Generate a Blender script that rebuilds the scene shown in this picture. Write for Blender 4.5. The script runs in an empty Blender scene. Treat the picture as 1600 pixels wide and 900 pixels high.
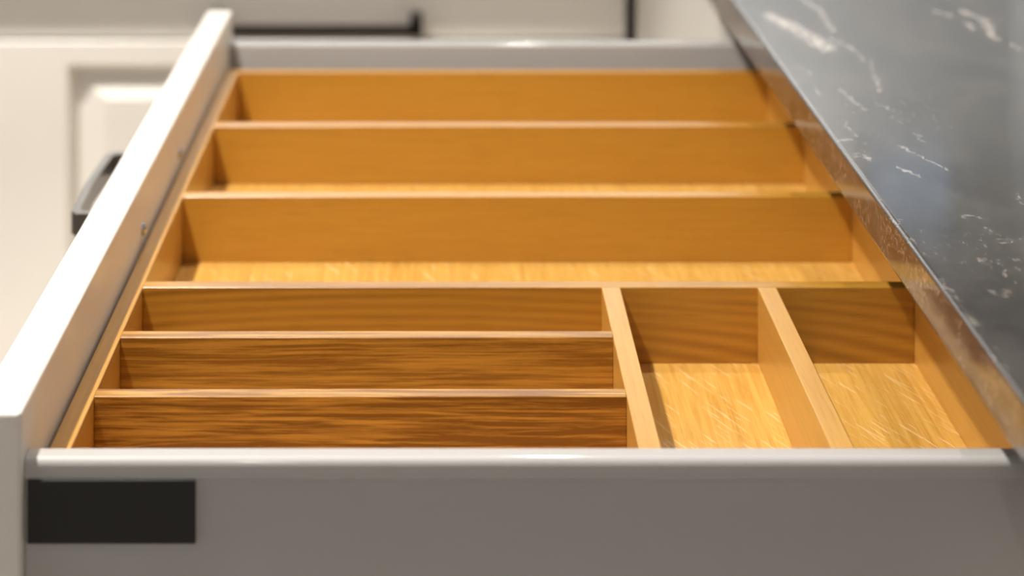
import bpy, bmesh, math, random
from mathutils import Vector
random.seed(4)
C = bpy.context.scene.collection
sc = bpy.context.scene

# ------------------------------------------------------------ camera
cam = bpy.data.cameras.new('camera'); cam_o = bpy.data.objects.new('camera', cam); C.objects.link(cam_o)
cam_o.location = (0, 0, 1.1884)
cam_o.rotation_euler = (math.radians(90), 0, 0)        # level camera with a shifted lens: uprights stay parallel
cam.sensor_width = 36; cam.lens = 72
cam.shift_x = 105 / 1600; cam.shift_y = -1065 / 1600
cam.clip_start = 0.02
cam.dof.use_dof = True; cam.dof.focus_distance = 1.05; cam.dof.aperture_fstop = 6.3
sc.camera = cam_o

# ------------------------------------------------------------ world, view
w = bpy.data.worlds.new('world'); sc.world = w; w.use_nodes = True
w.node_tree.nodes['Background'].inputs[0].default_value = (0.75, 0.85, 1.0, 1)
w.node_tree.nodes['Background'].inputs[1].default_value = 1.0
sc.view_settings.view_transform = 'Standard'; sc.view_settings.look = 'None'
sc.view_settings.exposure = 0.0; sc.view_settings.gamma = 1.0
sc.view_settings.use_curve_mapping = False

# ceiling downlights: (x, y, watts, cone degrees, beam softness, label)
LAMPS = [
    (-0.60, 0.87, 180, 84, .2, (.13, 0), 'round recessed ceiling downlight nearest above the open drawer'),
    (-0.85, 2.03, 290, 42, .5, (.20, .27), 'round recessed ceiling downlight tilted towards the far left cream door'),
    (0.128, 1.71, 34, 90, .5, (0, 0), 'round recessed ceiling downlight over the edge of the dark worktop'),
    (-0.30, -1.10, 30, 120, .6, (0, 0), 'unseen ceiling downlight added behind the camera as fill'),  # fill lamp, added to lift the faces turned towards the camera
]
# soft ambient fill, added at the unseen window in the left wall
al = bpy.data.lights.new('ambient_fill', 'AREA'); al.shape = 'RECTANGLE'; al.size = 1.6; al.size_y = 1.1; al.energy = 8
al.color = (0.93, 0.96, 1.0)
alo = bpy.data.objects.new('ambient_fill', al); C.objects.link(alo); alo.location = (-2.12, 0.6, 1.6)
alo.rotation_euler = (0, math.radians(-90), 0)

# ------------------------------------------------------------ materials
def new_mat(name):
    m = bpy.data.materials.new(name); m.use_nodes = True
    nt = m.node_tree
    return m, nt, nt.nodes['Principled BSDF']
def N(nt, t, **kw):
    n = nt.nodes.new(t)
    for k, v in kw.items(): setattr(n, k, v)
    return n
def math_n(nt, op, a, b=None, c=None, clamp=False):
    n = N(nt, 'ShaderNodeMath', operation=op); n.use_clamp = clamp
    for i, v in enumerate((a, b, c)):
        if v is None: continue
        if isinstance(v, (int, float)): n.inputs[i].default_value = v
        else: nt.links.new(v, n.inputs[i])
    return n.outputs[0]
def noise(nt, vec, scale, detail=3, rough=.55, dist=0.0):
    n = N(nt, 'ShaderNodeTexNoise'); n.inputs['Scale'].default_value = scale
    n.inputs['Detail'].default_value = detail; n.inputs['Roughness'].default_value = rough
    n.inputs['Distortion'].default_value = dist
    nt.links.new(vec, n.inputs['Vector']); return n.outputs['Fac']
def mapping(nt, vec, scale=(1, 1, 1), loc=(0, 0, 0), rot=(0, 0, 0)):
    n = N(nt, 'ShaderNodeMapping'); n.inputs['Scale'].default_value = scale
    n.inputs['Location'].default_value = loc; n.inputs['Rotation'].default_value = rot
    nt.links.new(vec, n.inputs['Vector']); return n.outputs[0]
def mixc(nt, f, a, b, mode='MIX'):
    n = N(nt, 'ShaderNodeMix', data_type='RGBA', blend_type=mode)
    for s, v in ((n.inputs[0], f), (n.inputs[6], a), (n.inputs[7], b)):
        if isinstance(v, (int, float)): s.default_value = v
        elif isinstance(v, tuple): s.default_value = v + (1,)
        else: nt.links.new(v, s)
    return n.outputs[2]
def ramp(nt, f, lo, hi):
    n = N(nt, 'ShaderNodeMapRange'); n.interpolation_type = 'SMOOTHSTEP'
    n.inputs[1].default_value = lo; n.inputs[2].default_value = hi
    nt.links.new(f, n.inputs[0]); return n.outputs[0]

def paint(name, col, rough=.45, var=.03, bump=.02, metallic=0.0, spec=.5, coat=0.0):
    m, nt, b = new_mat(name)
    tc = N(nt, 'ShaderNodeTexCoord').outputs['Object']
    f = noise(nt, tc, 9, 4)
    c = mixc(nt, f, tuple(x * (1 - var) for x in col), tuple(min(1, x * (1 + var)) for x in col))
    nt.links.new(c, b.inputs['Base Color'])
    b.inputs['Roughness'].default_value = rough; b.inputs['Metallic'].default_value = metallic
    b.inputs['Specular IOR Level'].default_value = spec; b.inputs['Coat Weight'].default_value = coat
    g = noise(nt, tc, 900, 2)
    bp = N(nt, 'ShaderNodeBump'); bp.inputs['Strength'].default_value = bump; bp.inputs['Distance'].default_value = .001
    nt.links.new(g, bp.inputs['Height']); nt.links.new(bp.outputs[0], b.inputs['Normal'])
    return m

OAK_L = (0.72, 0.40, 0.07); OAK_D = (0.50, 0.24, 0.03)
def oak(name, axis='X', centre=(0, -.1, 0), stretch=.04, freq=420, band=.45, fibre=.35, wob=.012, fleck=0.0, light=OAK_L, dark=OAK_D, seed=0):
    """solid oak: growth rings round an axis, long fibres, medullary flecks; the grain runs along `axis`"""
    m, nt, b = new_mat(name)
    tc = N(nt, 'ShaderNodeTexCoord').outputs['Object']
    a = 0 if axis == 'X' else 1
    if a == 1:                                     # turn the board's y into the grain direction
        tc = mapping(nt, tc, rot=(0, 0, math.radians(-90)))
    oi = N(nt, 'ShaderNodeObjectInfo').outputs['Random']
    rv = N(nt, 'ShaderNodeCombineXYZ'); 
    nt.links.new(math_n(nt, 'MULTIPLY', oi, 7.3), rv.inputs[0]); rv.inputs[1].default_value = seed * .37; rv.inputs[2].default_value = seed * .11
    add = N(nt, 'ShaderNodeVectorMath', operation='ADD'); nt.links.new(tc, add.inputs[0]); nt.links.new(rv.outputs[0], add.inputs[1])
    tr = add.outputs[0]
    # slow warp of the rings
    wv = mapping(nt, tr, (3.0, 30, 30)); wn = N(nt, 'ShaderNodeTexNoise'); wn.inputs['Scale'].default_value = 1.0; wn.inputs['Detail'].default_value = 3
    nt.links.new(wv, wn.inputs['Vector'])
    sub = N(nt, 'ShaderNodeVectorMath', operation='SUBTRACT'); nt.links.new(wn.outputs['Color'], sub.inputs[0]); sub.inputs[1].default_value = (.5, .5, .5)
    scl = N(nt, 'ShaderNodeVectorMath', operation='SCALE'); nt.links.new(sub.outputs[0], scl.inputs[0]); scl.inputs['Scale'].default_value = wob
    rc = mapping(nt, tc, (stretch, 1, 1), tuple(-v for v in centre))
    ad2 = N(nt, 'ShaderNodeVectorMath', operation='ADD'); nt.links.new(rc, ad2.inputs[0]); nt.links.new(scl.outputs[0], ad2.inputs[1])
    ln = N(nt, 'ShaderNodeVectorMath', operation='LENGTH'); nt.links.new(ad2.outputs[0], ln.inputs[0])
    s = math_n(nt, 'SINE', math_n(nt, 'MULTIPLY', ln.outputs['Value'], freq))
    s = math_n(nt, 'MULTIPLY_ADD', s, .5, .5)
    irr = noise(nt, mapping(nt, tr, (1.5, 60, 60)), 1.0, 3)
    s = math_n(nt, 'MULTIPLY', s, ramp(nt, irr, .25, .7))
    fb = noise(nt, mapping(nt, tr, (14, 900, 900)), 1.0, 4, .6)
    warp = N(nt, 'ShaderNodeVectorMath', operation='ADD'); nt.links.new(tr, warp.inputs[0])
    ws = N(nt, 'ShaderNodeVectorMath', operation='MULTIPLY'); nt.links.new(sub.outputs[0], ws.inputs[0]); ws.inputs[1].default_value = (0, wob * .8, wob * .8)
    nt.links.new(ws.outputs[0], warp.inputs[1])
    fb2 = noise(nt, mapping(nt, warp.outputs[0], (13, 330, 330)), 1.0, 4, .62, .25)
    pores = ramp(nt, noise(nt, mapping(nt, tr, (40, 1500, 1500)), 1.0, 2, .5), .60, .72)
    f = math_n(nt, 'MULTIPLY', s, band)
    f = math_n(nt, 'ADD', f, math_n(nt, 'MULTIPLY', ramp(nt, fb2, .38, .66), fibre))
    f = math_n(nt, 'ADD', f, math_n(nt, 'MULTIPLY', ramp(nt, fb, .4, .7), fibre * .5), clamp=True)
    col = mixc(nt, f, light, dark)
    col = mixc(nt, math_n(nt, 'MULTIPLY', pores, .35), col, tuple(v * .55 for v in dark))
    if fleck:
        fl = noise(nt, mapping(nt, mapping(nt, tr, rot=(0, 0, math.radians(-22))), (38, 520, 520)), 1.0, 2, .4, .5)
        fl = math_n(nt, 'MULTIPLY', ramp(nt, fl, .60, .70), fleck)
        col = mixc(nt, fl, col, (.92, .70, .36))
    nt.links.new(col, b.inputs['Base Color'])
    b.inputs['Roughness'].default_value = .36; b.inputs['Specular IOR Level'].default_value = .6
    b.inputs['Coat Weight'].default_value = .4; b.inputs['Coat Roughness'].default_value = .28
    bp = N(nt, 'ShaderNodeBump'); bp.inputs['Strength'].default_value = .12; bp.inputs['Distance'].default_value = .0004
    nt.links.new(fb, bp.inputs['Height']); nt.links.new(bp.outputs[0], b.inputs['Normal'])
    return m

CREAM = (0.86, 0.81, 0.735)
M_cream = paint('cream_lacquer', CREAM, .38, .015)
M_carc = paint('carcass_board', (.62, .58, .52), .6)
M_dark_in = paint('carcass_dark', (.16, .14, .12), .7)
M_rail = paint('grey_powder_coated_steel', (.49, .475, .46), .5, .02, .0, .0, .5)
M_rail.node_tree.nodes['Principled BSDF'].inputs['Coat Weight'].default_value = 1.0
M_rail.node_tree.nodes['Principled BSDF'].inputs['Coat Roughness'].default_value = .07
M_black = paint('black_plastic', (.012, .012, .012), .5)
M_handle = paint('pewter_handle', (.24, .215, .19), .28, .05, .03, 1.0)
M_bronze = paint('dark_bronze_handle', (.035, .026, .02), .4, .1, .05, .6)
M_screw = paint('zinc_screw', (.6, .62, .66), .25, .05, .02, 1.0)
M_wall = paint('wall_paint', (.80, .80, .79), .8)
M_ceil = paint('ceiling_paint', (.88, .87, .85), .9)
M_trim = paint('white_trim', (.85, .84, .82), .5)

def seg_group():
    g = bpy.data.node_groups.new('vein_segment', 'ShaderNodeTree')
    for n, t in (('P', 'NodeSocketVector'), ('A', 'NodeSocketVector'), ('BA', 'NodeSocketVector'), ('Inv', 'NodeSocketFloat'), ('W', 'NodeSocketFloat'), ('S', 'NodeSocketFloat')):
        g.interface.new_socket(n, in_out='INPUT', socket_type=t)
    g.interface.new_socket('Mask', in_out='OUTPUT', socket_type='NodeSocketFloat')
    gi = g.nodes.new('NodeGroupInput'); go = g.nodes.new('NodeGroupOutput')
    def V(op, a, b, idx=0):
        n = g.nodes.new('ShaderNodeVectorMath'); n.operation = op
        g.links.new(a, n.inputs[0])
        if b is not None: g.links.new(b, n.inputs['Scale'] if op == 'SCALE' else n.inputs[1])
        return n
    pa = V('SUBTRACT', gi.outputs['P'], gi.outputs['A']).outputs[0]
    d = V('DOT_PRODUCT', pa, gi.outputs['BA']).outputs['Value']
    m = g.nodes.new('ShaderNodeMath'); m.operation = 'MULTIPLY'; m.use_clamp = True
    g.links.new(d, m.inputs[0]); g.links.new(gi.outputs['Inv'], m.inputs[1])
    q = V('SCALE', gi.outputs['BA'], m.outputs[0]).outputs[0]
    ln = V('SUBTRACT', pa, q).outputs[0]
    l = g.nodes.new('ShaderNodeVectorMath'); l.operation = 'LENGTH'; g.links.new(ln, l.inputs[0])
    r = g.nodes.new('ShaderNodeMapRange'); r.interpolation_type = 'SMOOTHSTEP'
    g.links.new(l.outputs['Value'], r.inputs[0]); g.links.new(gi.outputs['W'], r.inputs[1])
    r.inputs[2].default_value = 0
    g.links.new(gi.outputs['S'], r.inputs[4]); r.inputs[3].default_value = 0
    g.links.new(r.outputs[0], go.inputs[0])
    return g
VEINS = [(0.2455, 1.5315, 0.2564, 1.4921, 0.0052, 1), (0.2543, 1.4988, 0.2656, 1.4334, 0.0055, 1), (0.2808, 1.596, 0.2868, 1.5557, 0.003, 0.6), (0.2867, 1.563, 0.2808, 1.4852, 0.0024, 0.5), (0.2749, 1.4589, 0.2832, 1.4271, 0.0023, 0.4), (0.2829, 1.421, 0.2839, 1.3869, 0.0018, 0.35), (0.2886, 1.3929, 0.2815, 1.3307, 0.0017, 0.35), (0.2826, 1.3398, 0.276, 1.3009, 0.0017, 0.5), (0.2508, 1.3009, 0.2569, 1.2512, 0.0014, 0.5), (0.2673, 1.2674, 0.2742, 1.2481, 0.001, 0.5), (0.3734, 1.5557, 0.379, 1.541, 0.0024, 0.6), (0.3938, 1.5557, 0.4019, 1.522, 0.0029, 0.7), (0.385, 1.5081, 0.385, 1.4898, 0.0028, 0.6), (0.4001, 1.515, 0.3919, 1.4632, 0.0037, 0.8), (0.3989, 1.4376, 0.4007, 1.4169, 0.0018, 0.5), (0.2372, 1.3677, 0.2402, 1.3508, 0.0013, 0.4), (0.2376, 1.3043, 0.2357, 1.2872, 0.0012, 0.4), (0.2389, 1.2233, 0.239, 1.1893, 0.0011, 0.5), (0.2252, 1.1794, 0.2346, 1.1822, 0.0009, 0.7), (0.2295, 1.1477, 0.237, 1.1437, 0.0014, 0.7), (0.2753, 1.1936, 0.275, 1.1765, 0.0011, 0.5), (0.2581, 1.1681, 0.2657, 1.1491, 0.0008, 1), (0.2657, 1.1491, 0.2744, 1.1216, 0.0008, 1), (0.2493, 1.119, 0.2569, 1.1065, 0.001, 0.7), (0.3, 1.0704, 0.2979, 1.0532, 0.001, 0.8), (0.2608, 1.0366, 0.2691, 1.0312, 0.001, 0.4), (0.2667, 1.01, 0.2713, 1.0038, 0.0009, 0.35), (0.2445, 0.9203, 0.2533, 0.916, 0.0014, 0.3), (0.2224, 0.8952, 0.2277, 0.8832, 0.0019, 0.4), (0.2519, 0.9654, 0.2622, 0.9588, 0.0012, 0.3), (0.2675, 0.9897, 0.2822, 0.9977, 0.0009, 0.3), (0.2261, 0.9334, 0.2283, 0.9075, 0.0014, 0.35)]
def stone():
    m, nt, b = new_mat('dark_veined_granite')
    P = N(nt, 'ShaderNodeNewGeometry').outputs['Position']       # the slab never moves: world metres
    wn = N(nt, 'ShaderNodeTexNoise'); wn.inputs['Scale'].default_value = 120; wn.inputs['Detail'].default_value = 3; nt.links.new(P, wn.inputs['Vector'])
    sub = N(nt, 'ShaderNodeVectorMath', operation='SUBTRACT'); nt.links.new(wn.outputs['Color'], sub.inputs[0]); sub.inputs[1].default_value = (.5, .5, .5)
    scl = N(nt, 'ShaderNodeVectorMath', operation='MULTIPLY'); nt.links.new(sub.outputs[0], scl.inputs[0]); scl.inputs[1].default_value = (.010, .026, 0)
    ad = N(nt, 'ShaderNodeVectorMath', operation='ADD'); nt.links.new(P, ad.inputs[0]); nt.links.new(scl.outputs[0], ad.inputs[1])
    flat = N(nt, 'ShaderNodeVectorMath', operation='MULTIPLY'); nt.links.new(ad.outputs[0], flat.inputs[0]); flat.inputs[1].default_value = (1, .35, 0)
    g = seg_group(); acc = None
    for x1, y1, x2, y2, wd, st in VEINS:
        n = N(nt, 'ShaderNodeGroup'); n.node_tree = g
        nt.links.new(flat.outputs[0], n.inputs['P'])
        ba = (x2 - x1, (y2 - y1) * .35, 0)
        n.inputs['A'].default_value = (x1, y1 * .35, 0); n.inputs['BA'].default_value = ba
        n.inputs['Inv'].default_value = 1 / (ba[0] ** 2 + ba[1] ** 2)
        n.inputs['W'].default_value = wd * (2.0 if wd > .005 else 1.5); n.inputs['S'].default_value = min(1, st * (1.4 if y1 > 1.4 else .8))
        acc = n.outputs[0] if acc is None else math_n(nt, 'MAXIMUM', acc, n.outputs[0])
    brk = ramp(nt, noise(nt, mapping(nt, P, (330, 150, 330)), 1.0, 4, .7), .36, .62)
    nz = N(nt, 'ShaderNodeSeparateXYZ'); nt.links.new(N(nt, 'ShaderNodeNewGeometry').outputs['True Normal'], nz.inputs[0])
    up = math_n(nt, 'GREATER_THAN', nz.outputs[2], .9)
    vein = math_n(nt, 'MULTIPLY', math_n(nt, 'MULTIPLY', acc, brk), up)
    # streaky mineral speckle, running along the slab
    sp = noise(nt, mapping(nt, P, (420, 110, 420), rot=(0, 0, .35)), 1.0, 4, .7, .4)
    patch = noise(nt, mapping(nt, P, (16, 7, 16)), 1.0, 3, .6)
    spm = math_n(nt, 'MULTIPLY', ramp(nt, sp, .56, .70), ramp(nt, patch, .40, .64))
    cloud = noise(nt, mapping(nt, P, (30, 12, 30)), 1.0, 4, .6, .5)
    base = mixc(nt, ramp(nt, cloud, .3, .75), (.022, .021, .021), (.062, .058, .056))
    edge = math_n(nt, 'MULTIPLY', ramp(nt, noise(nt, P, 420, 3, .7), .48, .66), ramp(nt, noise(nt, P, 35, 3, .6), .34, .56))
    side = math_n(nt, 'LESS_THAN', nz.outputs[2], .2)
    edge = math_n(nt, 'MULTIPLY', math_n(nt, 'MULTIPLY', edge, side), .9)
    col = mixc(nt, math_n(nt, 'MULTIPLY', spm, .45), base, (.50, .44, .38))
    col = mixc(nt, edge, col, (.36, .24, .17))
    col = mixc(nt, vein, col, (.66, .60, .54))
    nt.links.new(col, b.inputs['Base Color'])
    b.inputs['Roughness'].default_value = .11; b.inputs['IOR'].default_value = 1.75
    return m
M_stone = stone()

# ------------------------------------------------------------ mesh helpers
def mesh_obj(name, bm, mat, parent=None, origin=None, smooth=False):
    me = bpy.data.meshes.new(name)
    if origin is None:
        lo = [min(v.co[i] for v in bm.verts) for i in range(3)]; hi = [max(v.co[i] for v in bm.verts) for i in range(3)]
        origin = Vector([(a + b) / 2 for a, b in zip(lo, hi)])
    origin = Vector(origin)
    bmesh.ops.translate(bm, verts=bm.verts, vec=-origin)
    bmesh.ops.recalc_face_normals(bm, faces=bm.faces)
    if smooth:
        for f in bm.faces: f.smooth = True
    bm.to_mesh(me); bm.free()
    if smooth: me.set_sharp_from_angle(angle=math.radians(40))
    me.materials.append(mat)
    o = bpy.data.objects.new(name, me); C.objects.link(o)
    if smooth:
        wn = o.modifiers.new('weighted_normals', 'WEIGHTED_NORMAL'); wn.keep_sharp = True
    if parent is not None:
        o.parent = parent
        pw = Vector(parent['_wo']) if '_wo' in parent else Vector(parent.location)
        o.location = origin - pw
    else:
        o.location = origin
    o['_wo'] = origin[:]
    return o
def add_box(bm, x0, x1, y0, y1, z0, z1, bev=0.0, seg=2):
    r = bmesh.ops.create_cube(bm, size=1)
    vs = r['verts']
    bmesh.ops.scale(bm, vec=(x1 - x0, y1 - y0, z1 - z0), verts=vs)
    bmesh.ops.translate(bm, vec=((x0 + x1) / 2, (y0 + y1) / 2, (z0 + z1) / 2), verts=vs)
    if bev:
        es = list({e for v in vs for e in v.link_edges})
        bmesh.ops.bevel(bm, geom=es, offset=bev, segments=seg, profile=.5, affect='EDGES')
def box(name, x0, x1, y0, y1, z0, z1, mat, parent=None, bev=0.0, seg=2):
    bm = bmesh.new(); add_box(bm, x0, x1, y0, y1, z0, z1, bev, seg)
    return mesh_obj(name, bm, mat, parent, smooth=bev > 0)
def prism(name, prof, x0, x1, mat, parent=None, axis='X', bev=0.0):
    """a (u, z) outline swept along X (u = y) or along Y (u = x)"""
    bm = bmesh.new()
    def P(t, u, z): return (t, u, z) if axis == 'X' else (u, t, z)
    a = [bm.verts.new(P(x0, u, z)) for u, z in prof]; b = [bm.verts.new(P(x1, u, z)) for u, z in prof]
    n = len(prof)
    for i in range(n): bm.faces.new((a[i], a[(i + 1) % n], b[(i + 1) % n], b[i]))
    bm.faces.new(a); bm.faces.new(b[::-1])
    if bev:
        es = [e for e in bm.edges if (e.verts[0] in a) == (e.verts[1] in a)]
        bmesh.ops.bevel(bm, geom=es, offset=bev, segments=2, profile=.5, affect='EDGES')
    return mesh_obj(name, bm, mat, parent, smooth=True)
def thing(name, loc, label, cat, group=None):
    o = bpy.data.objects.new(name, None); C.objects.link(o); o.location = loc
    o.empty_display_size = .02
    o['label'] = label; o['category'] = cat; o['_wo'] = tuple(loc)
    if group: o['group'] = group
    return o
def struct(o): o['kind'] = 'structure'; return o

# ------------------------------------------------------------ the room
XL, XR, YN, YF, ZC = -2.15, 0.885, -1.8, 3.20, 2.44
struct(box('floor', XL - .1, XR + .1, YN - .1, YF + .1, -.05, 0, paint('floor_screed', (.36, .31, .26), .5)))
struct(box('ceiling', XL - .1, XR + .1, YN - .1, YF + .1, ZC, ZC + .08, M_ceil))
struct(box('wall_right', XR, XR + .1, YN, YF, 0, ZC, M_wall))
struct(box('wall_near', XL, XR, YN - .1, YN, 0, ZC, M_wall))
def wall_hole(name, fixed0, fixed1, a0, a1, h0, h1, b0, b1, axis):
    """wall with a rectangular window opening (h0-h1 along the wall, b0-b1 up)"""
    bm = bmesh.new()
    for (u0, u1, z0, z1) in ((a0, h0, 0, ZC), (h1, a1, 0, ZC), (h0, h1, 0, b0), (h0, h1, b1, ZC)):
        if axis == 'X': add_box(bm, u0, u1, fixed0, fixed1, z0, z1)
        else: add_box(bm, fixed0, fixed1, u0, u1, z0, z1)
    return struct(mesh_obj(name, bm, M_wall))
WX0, WX1, WZ0, WZ1 = .64, .83, 1.41, 1.75
wall_hole('wall_far', YF, YF + .1, XL, XR, WX0, WX1, WZ0, WZ1, 'X')
wall_hole('wall_left', XL - .1, XL, YN, YF, -.2, 1.4, 1.05, 2.15, 'Y')
def glass():
    m, nt, b = new_mat('window_glass')
    b.inputs['Transmission Weight'].default_value = 1; b.inputs['Roughness'].default_value = 0; b.inputs['IOR'].default_value = 1.45
    b.inputs['Base Color'].default_value = (.95, .98, 1, 1)
    return m
M_glass = glass()
def window(name, u0, u1, z0, z1, f, axis, t=.03):
    root = bpy.data.objects.new(name, None); C.objects.link(root); root['kind'] = 'structure'
    c = (u0 + u1) / 2
    root.location = (c, f, z0) if axis == 'X' else (f, c, z0); root['_wo'] = tuple(root.location)
    def B(n, a0, a1, b0, b1, h, m):
        if axis == 'X': box(n, a0, a1, f - h, f + h, b0, b1, m, root, .002 if m is M_trim else 0)
        else: box(n, f - h, f + h, a0, a1, b0, b1, m, root, .002 if m is M_trim else 0)
    B('frame_stile', u0, u0 + t, z0, z1, .02, M_trim); B('frame_stile', u1 - t, u1, z0, z1, .02, M_trim)
    B('frame_rail', u0 + t, u1 - t, z0, z0 + t, .02, M_trim); B('frame_rail', u0 + t, u1 - t, z1 - t, z1, .02, M_trim)
    B('pane', u0 + t, u1 - t, z0 + t, z1 - t, .003, M_glass)
window('window_1', WX0, WX1, WZ0, WZ1, YF + .05, 'X')
window('added_window', -.2, 1.4, 1.05, 2.15, XL - .05, 'Y', .05)  # out of view, added to go with the ambient fill lamp

# ceiling downlights: ring, glowing disc and its own spot lamp
def downlight(x, y, watt, cone, blend, aim, label):
    t = thing('ceiling_downlight', (x, y, ZC), label, 'ceiling light', 'recessed downlights in the ceiling')
    bm = bmesh.new(); n = 32; R = [(.048, 0), (.050, -.004), (.044, -.006), (.038, -.004), (.036, 0)]
    rings = [[bm.verts.new((x + r * math.cos(a), y + r * math.sin(a), ZC + z)) for a in [2 * math.pi * k / n for k in range(n)]] for r, z in R]
    for i in range(len(R)):
        for k in range(n):
            bm.faces.new((rings[i][k], rings[i][(k + 1) % n], rings[(i + 1) % len(R)][(k + 1) % n], rings[(i + 1) % len(R)][k]))
    mesh_obj('trim_ring', bm, M_trim, t, smooth=True)
    bm = bmesh.new(); bmesh.ops.create_cone(bm, cap_ends=True, segments=32, radius1=.035, radius2=.035, depth=.002)
    bmesh.ops.translate(bm, verts=bm.verts, vec=(x, y, ZC - .0012))
    mesh_obj('lamp_disc', bm, M_lamp, t)
    l = bpy.data.lights.new('spot', 'SPOT'); l.energy = watt; l.spot_size = math.radians(cone); l.spot_blend = blend
    l.shadow_soft_size = .03; l.color = (1.0, .95, .88)
    lo = bpy.data.objects.new('spot', l); C.objects.link(lo); lo.parent = t; lo.location = (0, 0, -.012)
    lo.rotation_euler = (aim[1], -aim[0], 0)
M_lamp, nt_, b_ = new_mat('lamp_glow'); b_.inputs['Emission Color'].default_value = (1, .93, .83, 1); b_.inputs['Emission Strength'].default_value = 25
for L in LAMPS: downlight(*L)

# ------------------------------------------------------------ cutlery tray (oiled oak)
ZT, ZB = 0.800, 0.7566            # top of the walls, top of the base board
tray = thing('cutlery_tray', (.05, 1.32, ZB - .008), 'oak cutlery tray divided into eight compartments inside the open drawer', 'cutlery tray')
BV = .0004
def bx(n, x0, x1, y0, y1, z0, z1, m): return box(n, x0, x1, y0, y1, z0, z1, m, tray, BV, 1)
XA, XB = -.1825, .2780
W_base = oak('oak_base_quartered', 'Y', (0, -.6, .2), .03, 900, .22, .50, .012, fleck=.42, light=(.74, .43, .10), dark=(.52, .25, .035), seed=1)
W_wallY = oak('oak_wall_lengthwise', 'Y', (0, -.25, .1), .05, 900, .2, .35, .012, light=(.62, .33, .065), dark=(.48, .22, .03), seed=2)
W_x1 = oak('oak_divider_plain', 'X', (0, -.3, .10), .06, 500, .12, .22, .02, light=(.55, .27, .03), dark=(.42, .18, .015), seed=3)
W_cath = oak('oak_divider_cathedral', 'X', (-.0117, .012, -.038), .15, 1250, .85, .16, .004, light=(.50, .245, .028), dark=(.30, .125, .009), seed=4)
W_h1 = oak('oak_divider_fine', 'X', (0, .02, .09), .09, 1300, .25, .85, .012, light=(.58, .29, .04), dark=(.27, .11, .008), seed=5)
W_h2 = oak('oak_divider_wild', 'X', (.0, .03, -.10), .16, 900, .30, 1.0, .030, light=(.66, .34, .055), dark=(.24, .09, .007), seed=6)
YN0, YF1 = .917, 1.718
bx('base_board', XA, XB, YN0, YF1, ZB - .008, ZB, W_base)
bx('side_wall', XA, XA + .0100, YN0, YF1, ZB, ZT, W_wallY)
bx('side_wall', XB - .0100, XB, YN0, YF1, ZB, ZT, W_wallY)
xi0, xi1 = XA + .0100, XB - .0100
bx('end_wall', xi0, xi1, YF1 - .0105, YF1, ZB, ZT, W_x1)
bx('end_wall', xi0, xi1, YN0, YN0 + .0105, ZB, ZT, W_x1)
bx('long_divider', xi0, xi1, 1.5305, 1.5420, ZB, ZT, W_x1)
bx('long_divider', xi0, xi1, 1.3479, 1.3590, ZB, ZT, W_x1)
bx('long_divider', xi0, xi1, 1.1681, 1.1786, ZB, ZT, W_cath)
bx('cross_divider', .0895, .1001, YN0 + .0105, 1.1681, ZB, ZT, W_wallY)
bx('cross_divider', .1785, .1891, YN0 + .0105, 1.1681, ZB, ZT, W_wallY)
bx('short_divider', xi0, .0895, 1.0881, 1.0979, ZB, ZT, W_h1)
bx('short_divider', xi0, .0895, 1.0070, 1.0168, ZB, ZT, W_h2)

# ------------------------------------------------------------ the open drawer
drawer = thing('kitchen_drawer', (.06, 1.33, .655), 'open wide kitchen drawer with cream front and grey metal sides under dark worktop', 'drawer')
front = box('drawer_front', -.2060, -.1840, .8898, 1.7764, .662, .8382, M_cream, drawer, .0022, 3)
# bow handle on the outer face
def strap_handle(y0, y1, z0, z1, xf, xo, t, mat, parent):
    """square-section pull in the plane z, running along Y, standing off the face at xf out to xo"""
    bm = bmesh.new(); f = .030
    pts = [(xf, y0), (xo + .004, y0 + .001), (xo, y0 + .007), (xo - .002, (y0 + y1) / 2), (xo, y1 - .007), (xo + .004, y1 - .001), (xf, y1)]
    inn = [(xf, y0 + t * 1.6), (xo + t + .002, y0 + t * 1.6), (xo + t, y0 + t * 1.6 + .006), (xo + t - .002, (y0 + y1) / 2), (xo + t, y1 - t * 1.6 - .006), (xo + t + .002, y1 - t * 1.6), (xf, y1 - t * 1.6)]
    n = len(pts)
    v = [[bm.verts.new((p[0], p[1], z)) for p in L] for L in (pts, inn) for z in (z0, z1)]
    o0, o1, i0, i1 = v
    for k in range(n - 1):
        bm.faces.new((o0[k], o0[k + 1], o1[k + 1], o1[k])); bm.faces.new((i0[k], i1[k], i1[k + 1], i0[k + 1]))
        bm.faces.new((o1[k], o1[k + 1], i1[k + 1], i1[k])); bm.faces.new((o0[k], i0[k], i0[k + 1], o0[k + 1]))
    bm.faces.new((o0[0], o1[0], i1[0], i0[0])); bm.faces.new((o0[-1], i0[-1], i1[-1], o1[-1]))
    es = [e for e in bm.edges if e.calc_face_angle(0) > .7]
    bmesh.ops.bevel(bm, geom=es, offset=.0012, segments=2, profile=.5, affect='EDGES')
    return mesh_obj('handle', bm, mat, parent, smooth=True)
strap_handle(1.312, 1.463, .7846, .7990, -.2058, -.2405, .005, M_handle, front)
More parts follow.
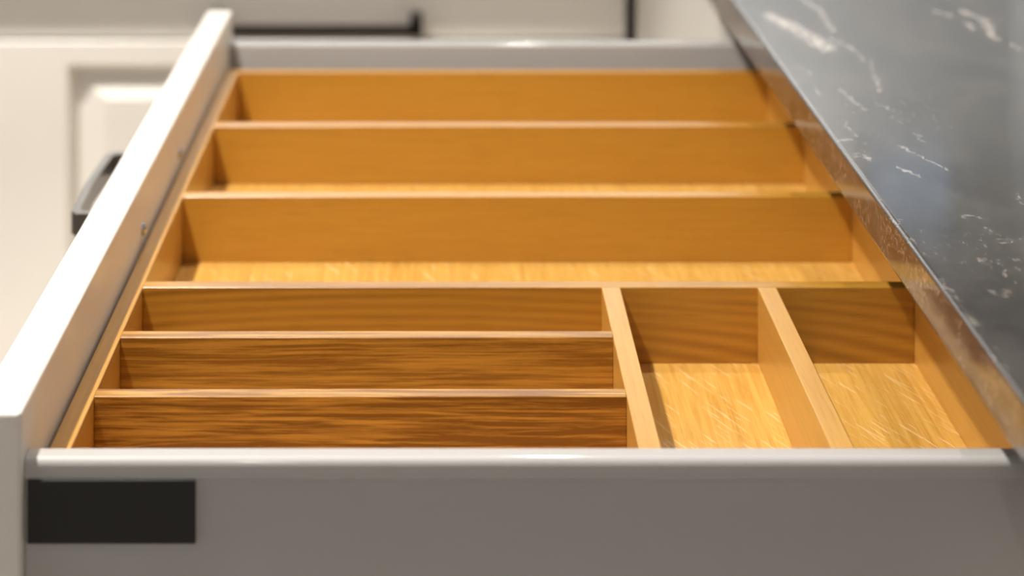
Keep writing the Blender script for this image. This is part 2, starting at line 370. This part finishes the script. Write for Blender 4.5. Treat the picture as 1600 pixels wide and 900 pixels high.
for y in (1.418, 1.246):                                      # fixing studs on the back of the front
    bm = bmesh.new()
    bmesh.ops.create_uvsphere(bm, u_segments=20, v_segments=12, radius=.0026)
    bmesh.ops.scale(bm, verts=bm.verts, vec=(1.0, 1, 1.5))
    bmesh.ops.translate(bm, verts=bm.verts, vec=(-.1838, y, .8096))
    r = bmesh.ops.create_cone(bm, cap_ends=True, segments=20, radius1=.0034, radius2=.003, depth=.0012)
    bmesh.ops.rotate(bm, verts=r['verts'], cent=(0, 0, 0), matrix=__import__('mathutils').Matrix.Rotation(math.radians(90), 3, 'Y'))
    bmesh.ops.translate(bm, verts=r['verts'], vec=(-.1835, y, .8096))
    s = mesh_obj('fixing_stud', bm, M_screw, front, smooth=True)
def rail_profile(y_out, sgn):
    """y_out = outer face, sgn = +1 when the inside lies at larger y"""
    z = .8159; W = .0135
    r = .0038
    arc = [(r - r * math.cos(math.radians(a)), z - r + r * math.sin(math.radians(a))) for a in range(0, 91, 15)]
    p = [(0, .655), (0.0008, .655), (0.0008, z - .0100), (0, z - .0092)] + arc + [(W - u, zz) for u, zz in arc[::-1]] + [(W, .655)]
    return [(y_out + sgn * u, zz) for u, zz in p[1:]]
side_n = prism('side_rail', rail_profile(.8956, 1), -.1838, .300, M_rail, drawer)
side_f = prism('side_rail', rail_profile(1.7608, -1), -.1838, .300, M_rail, drawer)
box('cover_cap', -.1824, -.1090, .8943, .8966, .7789, .8068, M_black, side_n, .0004, 1)
box('drawer_back', .300, .314, .8956, 1.7608, .655, .813, M_rail, drawer, .001, 1)
box('drawer_bottom', -.1838, .300, .9095, 1.7469, .736, .7484, M_carc, drawer)

# ------------------------------------------------------------ worktop and the run on the right
wt = box('worktop', .2246, XR - .002, 0.52, YF - .002, .8545, .8807, M_stone, None, .0026, 3)
wt['label'] = 'polished dark grey granite worktop with white veins overhanging the open drawer'; wt['category'] = 'worktop'
def handle_x(parent, x0, x1, z0, z1, yf, yo, foot_up, mat):
    """flat pull running along X on a front that faces -Y"""
    bm = bmesh.new()
    add_box(bm, x0, x1, yo, yo + .007, z0, z1, .0012)
    for xc in (x0, x1 - .015):
        add_box(bm, xc, xc + .015, yo, yf, z0, z1 + foot_up, .0012)
    return mesh_obj('handle', bm, mat, parent, smooth=True)

cab = thing('base_cabinet', (.55, 1.33, .12), 'cream base cabinet under the dark worktop that holds the open drawer', 'cabinet')
def carcass(root, x0, x1, y0, y1, open_side):
    t = .018
    box('side_panel', x0, x1, y0, y0 + t, .12, .8535, M_carc, root) if open_side == 'X' else box('side_panel', x0, x0 + t, y0, y1, .12, .8535, M_carc, root)
    box('side_panel', x0, x1, y1 - t, y1, .12, .8535, M_carc, root) if open_side == 'X' else box('side_panel', x1 - t, x1, y0, y1, .12, .8535, M_carc, root)
    if open_side == 'X':
        box('back_panel', x1 - .008, x1, y0 + t, y1 - t, .12, .8535, M_carc, root)
        box('bottom_panel', x0, x1 - .008, y0 + t, y1 - t, .12, .138, M_carc, root)
        box('plinth', x0 + .05, x0 + .066, y0, y1, 0, .12, M_cream, root)
    else:
        box('back_panel', x0 + t, x1 - t, y1 - .008, y1, .12, .8535, M_carc, root)
        box('bottom_panel', x0 + t, x1 - t, y0, y1 - .008, .12, .138, M_carc, root)
        box('plinth', x0, x1, y0 + .05, y0 + .066, 0, .12, M_cream, root)
carcass(cab, .259, .860, .870, 1.7805, 'X')
lower = box('drawer_front', .237, .2585, .876, 1.771, .405, .645, M_cream, cab, .002)
lower2 = box('drawer_front', .237, .2585, .876, 1.771, .125, .400, M_cream, cab, .002)
nb = thing('base_cabinet', (.55, 2.17, .12), 'cream base cabinet beyond the open drawer, running into the corner', 'cabinet')
carcass(nb, .259, .860, 1.782, 2.562, 'X')
box('door', .237, .2585, 1.785, 2.540, .125, .8382, M_cream, nb, .002)
# ------------------------------------------------------------ the far run
YB = 2.560
def far_cabinet(x0, x1, label, panelled, hx=None):
    root = thing('base_cabinet', ((x0 + x1) / 2, YB + .3, .12), label, 'cabinet')
    carcass(root, x0, x1, YB + .022, YF - .012, 'Y')
    d = box('drawer_front', x0 + .0015, x1 - .0015, YB, YB + .0215, .6485, .8382, M_cream, root, .002)
    if hx: handle_x(d, hx[0], hx[1], .6572, .6714, YB, YB - .034, .011, M_bronze)
    # raised-panel door: frame, moulding dropping in, field rising again
    X0, X1, Z0, Z1 = x0 + .0015, x1 - .0015, .125, .6455
    sl, st = (.1665, .030)                               # stile and rail widths
    bm = bmesh.new()
    def ring(ix0, ix1, iz0, iz1, y): return [bm.verts.new((x, y, z)) for x, z in ((ix0, iz0), (ix1, iz0), (ix1, iz1), (ix0, iz1))]
    L = [(0, 0, YB + .0215), (0, 0, YB + .002), (.002, .002, YB), (sl, st, YB), (sl + .003, st + .003, YB + .0035), (sl + .009, st + .011, YB + .016), (sl + .014, st + .017, YB + .016), (sl + .048, st + .044, YB + .002), (sl + .053, st + .049, YB + .002)]
    rs = [ring(X0 + a, X1 - a, Z0 + b, Z1 - b, y) for a, b, y in L]
    for r0, r1 in zip(rs, rs[1:]):
        for k in range(4): bm.faces.new((r0[k], r0[(k + 1) % 4], r1[(k + 1) % 4], r1[k]))
    bm.faces.new(rs[0]); bm.faces.new(rs[-1])
    mesh_obj('door', bm, M_cream, root)
    return root
far_cabinet(-.640, .228, 'cream base cabinet behind the open drawer with a long dark bar handle', True, (-.292, -.028))
far_cabinet(-1.360, -.643, 'cream base cabinet at the far left, mostly outside the picture', True)
wf = box('worktop', -1.38, .2240, YB - .060, YF - .002, .8545, .8807, M_stone, None, .0016, 2)
wf['label'] = 'dark granite worktop on the far cabinets, above the top edge of the picture'; wf['category'] = 'worktop'

# wall cabinets over the far run, with an unseen light strip added to brighten the wall
wc = thing('wall_cabinet', (-.24, 3.04, 1.52), 'cream wall cabinets with an added light strip, hung above the far worktop', 'cabinet')
box('side_panel', -1.36, -1.342, 2.89, YF - .002, 1.52, 2.22, M_cream, wc); box('side_panel', .866, XR - .002, 2.89, YF - .002, 1.52, 2.22, M_cream, wc)
box('top_panel', -1.342, .866, 2.89, YF - .002, 2.202, 2.22, M_cream, wc); box('bottom_panel', -1.342, .866, 2.89, YF - .002, 1.535, 1.553, M_cream, wc)
for k in range(4):
    x0 = -1.36 + k * .5607
    box('door', x0 + .0015, x0 + .5592, 2.868, 2.889, 1.522, 2.218, M_cream, wc, .002)
st = thing('added_wall_wash', (-.24, 2.95, 1.509), 'unseen slim light strip added under the far wall cabinets to brighten the wall', 'light')
box('housing', -1.30, .60, 2.93, 2.97, 1.512, 1.535, M_trim, st)
M_wash, nt_, b_ = new_mat('wall_wash_glow'); b_.inputs['Emission Color'].default_value = (1, .985, .96, 1); b_.inputs['Emission Strength'].default_value = 6
box('diffuser', -1.29, .59, 2.935, 2.965, 1.509, 1.512, M_wash, st)
sl_ = bpy.data.lights.new('strip', 'AREA'); sl_.shape = 'RECTANGLE'; sl_.size = 1.85; sl_.size_y = .03; sl_.energy = 12; sl_.color = (1, .985, .96)
slo = bpy.data.objects.new('strip', sl_); C.objects.link(slo); slo.parent = st; slo.location = (-.1, 0, -.004); slo.rotation_euler = (math.radians(35), 0, 0)

# temporary bookkeeping removed
for o in bpy.data.objects:
    if '_wo' in o: del o['_wo']
